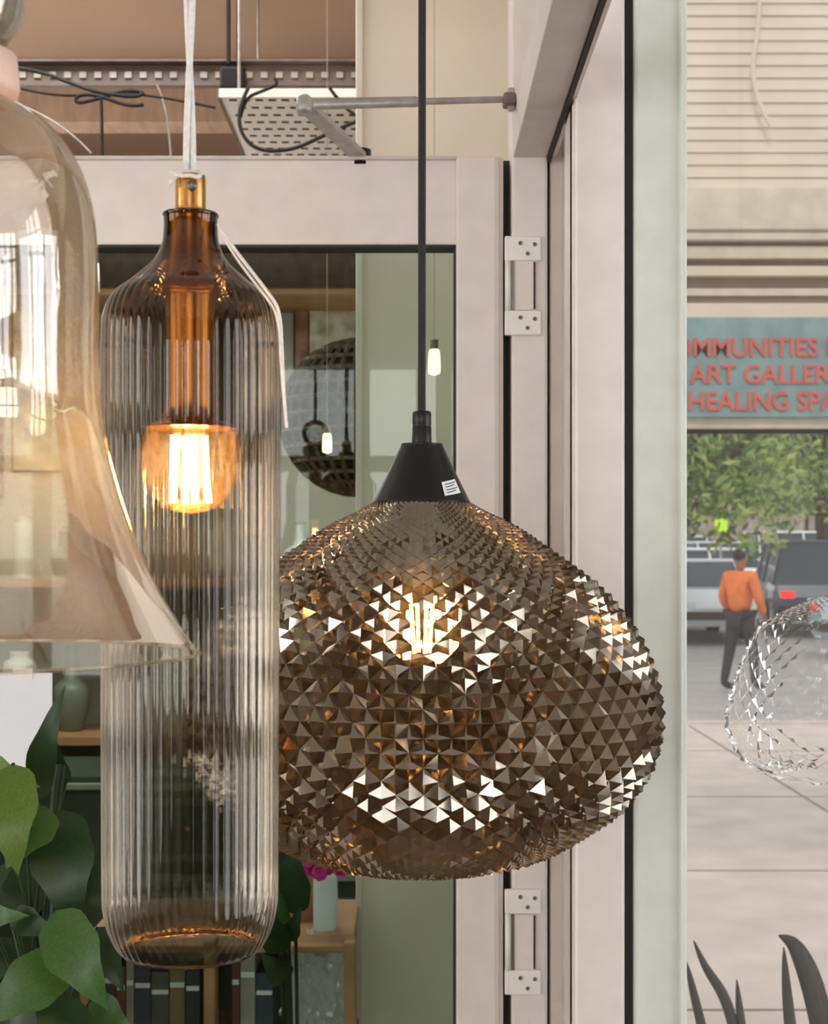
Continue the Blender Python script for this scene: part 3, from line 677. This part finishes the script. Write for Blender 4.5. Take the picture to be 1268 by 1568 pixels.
fbm = pbr('far_facade', srgb(170,156,144), .8, noise_amt=.15, scale=1)
fb_=[box('mass', 4, 50, 84, 90, gz(84)-.5, 14, fbm)]
for i in range(22):
    for j in range(3): fb_.append(box('win', 5+i*2, 6.1+i*2, 83.9, 84, 4+j*3, 5.8+j*3, M['dark']))
group('distant_building', fb_, (20,84,1))

def car(x, y, ang, col, kind=0):
    z0 = gz(y); paint = pbr('car_paint', srgb(*col), .25, metal=.0, noise_amt=.01, coat=.6, bump=0)
    gl = pbr('car_glass', srgb(60,70,80), .08, noise_amt=.02, bump=0); ty = pbr('tyre', srgb(25,25,26), .8)
    H = 1.48 if kind==0 else 1.8; hw=.9
    secs = [(-2.2,.45,.72,.86),(-2.1,.28,.95,.88),(-1.2,.22,1.0,.9),(0,.22,1.0,.9),(1.1,.22,.98,.9),(1.9,.28,.82,.88),(2.2,.4,.65,.8)]
    vs=[];fs=[]
    for (sx,zb_,zt2,w) in secs: vs += [(sx,-w,zb_),(sx,-w,zt2-.12),(sx,-w+.08,zt2),(sx,w-.08,zt2),(sx,w,zt2-.12),(sx,w,zb_)]
    for i in range(len(secs)-1):
        for j in range(6): fs.append((i*6+j,i*6+(j+1)%6,(i+1)*6+(j+1)%6,(i+1)*6+j))
    fs += [tuple(range(6)), tuple(range(36,42))]
    ps=[mesh_obj('body',vs,fs,paint)]
    rear = -1.6 if kind==0 else -2.05
    cs=[(rear,.96,.8),(rear+(.5 if kind==0 else .15),H-.04,.66),(.45,H,.66),(1.25,.97,.78)]
    vs=[];fs=[]
    for sx,zz,w in cs: vs += [(sx,-.82 if zz<1.1 else -w,.95 if zz<1.1 else zz),(sx,.82 if zz<1.1 else w,.95 if zz<1.1 else zz)]
    vs += [(cs[1][0]+.02,-.83,.95),(cs[1][0]+.02,.83,.95),(.45,-.83,.95),(.45,.83,.95)]
    fs=[(0,1,3,2),(4,5,7,6),(0,2,8),(1,9,3),(2,4,10,8),(3,9,11,5),(4,6,10),(5,11,7)]
    ps.append(mesh_obj('windows',vs,fs,gl))
    ps.append(box('roof', cs[1][0]-.02,.5,-.68,.68,H-.05,H+.02,paint,.02))
    for sx in (cs[1][0]+.05,-.4,.42):
        for s in (-1,1): ps.append(tube('pillar',[Vector((sx,s*.835,.95)),Vector((sx,s*.67,H-.02))],.03,paint))
    for sx in (-1.35,1.35):
        for s in (-1,1):
            w=lathe('wheel',[(.0001,-.1),(.2,-.11),(.32,-.1),(.33,0),(.32,.1),(.2,.11),(.0001,.1)],0,0,ty,24)
            w.data.transform(Matrix.Translation((sx,s*.8,.33)) @ Matrix.Rotation(math.radians(90),4,'X')); ps.append(w)
            h_=lathe('hub',[(.0001,0),(.18,0),(.2,-.01)],0,0,M['steel'],16); h_.data.transform(Matrix.Translation((sx,s*.915,.33)) @ Matrix.Rotation(math.radians(90),4,'X')); ps.append(h_)
    rl = emis('tail_light',(1,.05,.03,1),1.5)
    for s in (-1,1):
        ps.append(box('tail_light',-2.21,-2.1,s*.62-.13,s*.62+.13,.7,.84,rl,.01)); ps.append(box('headlight',2.05,2.18,s*.6-.14,s*.6+.14,.58,.7,M['white'],.01))
    ps.append(box('bumper',-2.26,-2.15,-.8,.8,.4,.55,M['dark'],.02)); ps.append(box('plate',-2.225,-2.2,-.25,.25,.6,.7,M['paper'],.005))
    T = Matrix.Translation((x,y,z0)) @ Matrix.Rotation(ang,4,'Z')
    for p in ps: p.data.transform(T)
    group('parked_car', ps, (x,y,z0))
R90=math.pi/2
car(7.95,29.5,R90-.1,(74,82,94),1)
car(8.9,23.5,0.1,(160,204,214),0)
car(7.7,37,.2,(240,242,242),0)
car(12.6,46,.1,(238,240,240),1)
car(16.0,60,.1,(235,238,240),0)
car(9.9,46,.1,(222,228,234),0)
car(11.2,58,.1,(240,240,240),0)
car(5.3,28,R90,(205,210,212),0)
car(21,64,.1,(240,240,240),0)
car(11.9,39.5,0,(236,238,240),0)
# pedestrian
def person(x,y,face):
    z0=gz(y) if y>14 else 0
    def skin(nm, pts, edges, rad, mat, root=0):
        me=bpy.data.meshes.new(nm); me.from_pydata(pts,edges,[]); o=link(bpy.data.objects.new(nm,me)); me.materials.append(mat)
        sm=o.modifiers.new('s','SKIN')
        for v,r in zip(me.skin_vertices[0].data,rad): v.radius=(r,r)
        me.skin_vertices[0].data[root].use_root=True
        ss=o.modifiers.new('d','SUBSURF'); ss.levels=2; ss.render_levels=2
        bpy.context.view_layer.update()
        m2=bpy.data.meshes.new_from_object(o.evaluated_get(bpy.context.evaluated_depsgraph_get())); bpy.data.objects.remove(o)
        m2.materials.clear(); m2.materials.append(mat)
        for p in m2.polygons: p.use_smooth=True; p.material_index=0
        return link(bpy.data.objects.new(nm,m2))
    jk=pbr('orange_jacket',srgb(226,118,54),.7,noise_amt=.08); tr=pbr('dark_trousers',srgb(44,42,48),.8); sk=pbr('skin',srgb(150,104,80),.6); hr=pbr('hair',srgb(36,28,26),.7)
    ps=[]
    ps.append(skin('legs',[(0,0,.92),(.1,0,.88),(.12,.05,.5),(.12,.16,.1),(.12,.02,.05),(-.1,0,.88),(-.12,-.1,.5),(-.12,-.12,.1),(-.12,-.26,.05)],[(0,1),(1,2),(2,3),(3,4),(0,5),(5,6),(6,7),(7,8)],[.13,.105,.07,.05,.045,.105,.07,.05,.045],tr))
    ps.append(skin('jacket',[(0,0,.92),(0,0,1.15),(0,0,1.38),(0,0,1.46),(.19,0,1.4),(.26,.03,1.14),(.24,-.1,.92),(-.19,0,1.4),(-.26,-.02,1.14),(-.25,-.14,.94)],[(0,1),(1,2),(2,3),(2,4),(4,5),(5,6),(2,7),(7,8),(8,9)],[.15,.15,.15,.07,.075,.06,.045,.075,.06,.045],jk))
    for s in (1,-1):
        hx=.24 if s>0 else -.25; hy=-.1 if s>0 else -.14
        ps.append(skin('hand',[(hx,hy,.92),(hx,hy-.02,.85),(hx,hy-.04,.77),(hx+.02,hy-.04,.77),(hx-.02,hy-.03,.77),(hx+.03*-s,hy-.05,.83)],[(0,1),(1,2),(1,3),(1,4),(0,5)],[.03,.032,.01,.01,.01,.01],sk))
    ps.append(skin('head',[(0,0,1.45),(0,-.01,1.53),(0,-.02,1.62),(0,-.01,1.69),(0,-.1,1.6)],[(0,1),(1,2),(2,3),(2,4)],[.055,.06,.088,.075,.02],sk))
    ps.append(skin('hair',[(0,.03,1.58),(0,.02,1.66),(0,0,1.72)],[(0,1),(1,2)],[.075,.092,.07],hr))
    T=Matrix.Translation((x,y,z0)) @ Matrix.Rotation(face,4,'Z')
    for p in ps: p.data.transform(T)
    group('pedestrian', ps, (x,y,z0))
person(3.95,17.4,2.2)
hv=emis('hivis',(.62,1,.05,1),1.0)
g=[tube('post',[Vector((7.3,34.2,gz(34.2))),Vector((7.3,34.2,gz(34.2)+2.1))],.03,M['steel']), box('panel',7.15,7.45,34.14,34.17,gz(34.2)+1.95,gz(34.2)+2.25,hv,.02)]
group('street_warning_sign', g, (7.3,34.2,gz(34.2)))
# agave planter outside
ag=leafmat('agave_dark',(72,76,72),.15); ap=[]
def blade(pts,w,th=.012):
    vs=[];fs=[];n=len(pts)*4
    sp=[]
    for i in range(len(pts)-1):
        p0=pts[max(i-1,0)];p1=pts[i];p2=pts[i+1];p3=pts[min(i+2,len(pts)-1)]
        for q in range(5):
            t=q/5; sp.append(.5*((2*p1)+(p2-p0)*t+(2*p0-5*p1+4*p2-p3)*t*t+(3*p1-p0-3*p2+p3)*t**3))
    sp.append(pts[-1]); m=len(sp)
    for i,c in enumerate(sp):
        a=(sp[min(i+1,m-1)]-sp[max(i-1,0)]).normalized(); s=a.cross(Vector((0,1,0))).normalized(); nn=a.cross(s).normalized()
        t=i/(m-1); ww=w*(1-t**4)*(.7+.3*math.sin(math.pi*t))+.0008
        vs += [c-s*ww,c+nn*th*(1-t),c+s*ww,c-nn*th*(1-t)]
    for i in range(m-1):
        for j in range(4): fs.append((i*4+j,i*4+(j+1)%4,(i+1)*4+(j+1)%4,(i+1)*4+j))
    return mesh_obj('blade',vs,fs,ag,True)
ad2=2.2
for pts,w in (([(1262,1700),(1262,1600),(1244,1510),(1218,1450),(1192,1432)],.018),([(1225,1720),(1215,1620),(1205,1520),(1200,1450)],.009),([(1160,1720),(1130,1600),(1110,1530),(1080,1480),(1062,1440)],.008),
   ([(1150,1720),(1138,1600),(1128,1500)],.008),([(1100,1720),(1085,1620),(1062,1520),(1050,1470)],.007),([(1270,1700),(1290,1560),(1310,1480)],.012)):
    ap.append(blade([P(a,b,ad2) for a,b in pts],w))
ap.append(box('planter', X(1050,ad2), X(1400,ad2), ad2-.14, ad2+.14, .003, Z(1690,ad2), M['chan'], .01))
group('agave_planter', ap, (X(1200,ad2),ad2,0))

# ================================================================== LIGHTS
w = bpy.data.worlds.new('World'); sc.world = w; w.use_nodes = True
bg = w.node_tree.nodes['Background']; bg.inputs[0].default_value = (.95,.97,1,1); bg.inputs[1].default_value = 1.1
def area(nm, loc, rot, sx, sy, e, col=(1,1,1)):
    l = bpy.data.lights.new(nm,'AREA'); l.shape='RECTANGLE'; l.size=sx; l.size_y=sy; l.energy=e; l.color=col
    o = link(bpy.data.objects.new(nm,l)); o.location=loc; o.rotation_euler=rot
    return o
for i,x in enumerate((-1.9,-.05)): area('window_daylight', (x,-3.35,1.8), (R90,0,0), 1.3, 1.4, 46, (1,.99,.97))
for y in (-1.75,.15): area('window_daylight_side', (-3.15,y,1.65), (0,-R90,0), 1.9, 1.4, 38, (1,.99,.97))
area('window_daylight_right', (2.75,.2,1.55), (0,R90,0), 2.0, 1.9, 52, (.97,.99,1))
area('window_daylight_right', (2.75,-1.95,1.55), (0,R90,0), 2.0, 1.2, 26, (.97,.99,1))
area('backroom_fill_down', (-.9,2.3,2.95), (0,0,0), 1.2, .4, 16, (1,.98,.95))  # added fill lamp without a fixture, lights the closed back room
area('backroom_fill_up', (-1.2,3.4,1.9), (math.radians(180),0,0), 1.2, 1.2, 11, (1,.97,.93))  # added unseen lamp aimed up to brighten the ceiling and panel
area('backroom_fill_down', (-.9,4.0,2.4), (0,0,0), 1.2, .6, 20, (1,.96,.9))  # second added fill, floating below the ceiling
def point(nm, loc, e, r=.02, col=(1,.62,.28)):
    l=bpy.data.lights.new(nm,'POINT'); l.energy=e; l.color=col; l.shadow_soft_size=r; o=link(bpy.data.objects.new(nm,l)); o.location=loc
point('amber_bulb_light', (ax,ad_,Z(716,ad_)), .5, .004)
point('bell_bulb_light', (lx,ld,Z(720,ld)), 2.8, .006, (1,.72,.4))
sun = bpy.data.lights.new('sun','SUN'); sun.energy=1.1; sun.angle=.3; sun.color=(1,.96,.9)
so = link(bpy.data.objects.new('sun',sun)); so.rotation_euler=(math.radians(40),math.radians(20),math.radians(-30))

# ================================================================== CAMERA
cam = bpy.data.cameras.new('camera'); co = link(bpy.data.objects.new('camera',cam)); sc.camera = co
co.location=(0,0,EYE); co.rotation_euler=(math.radians(90),0,0)
cam.sensor_fit='VERTICAL'; cam.sensor_height=36; cam.lens=F/1568*36
cam.shift_y=(850-784)/1568.0
cam.clip_start=.02; cam.clip_end=300
cam.dof.use_dof=True; cam.dof.focus_distance=1.05; cam.dof.aperture_fstop=22
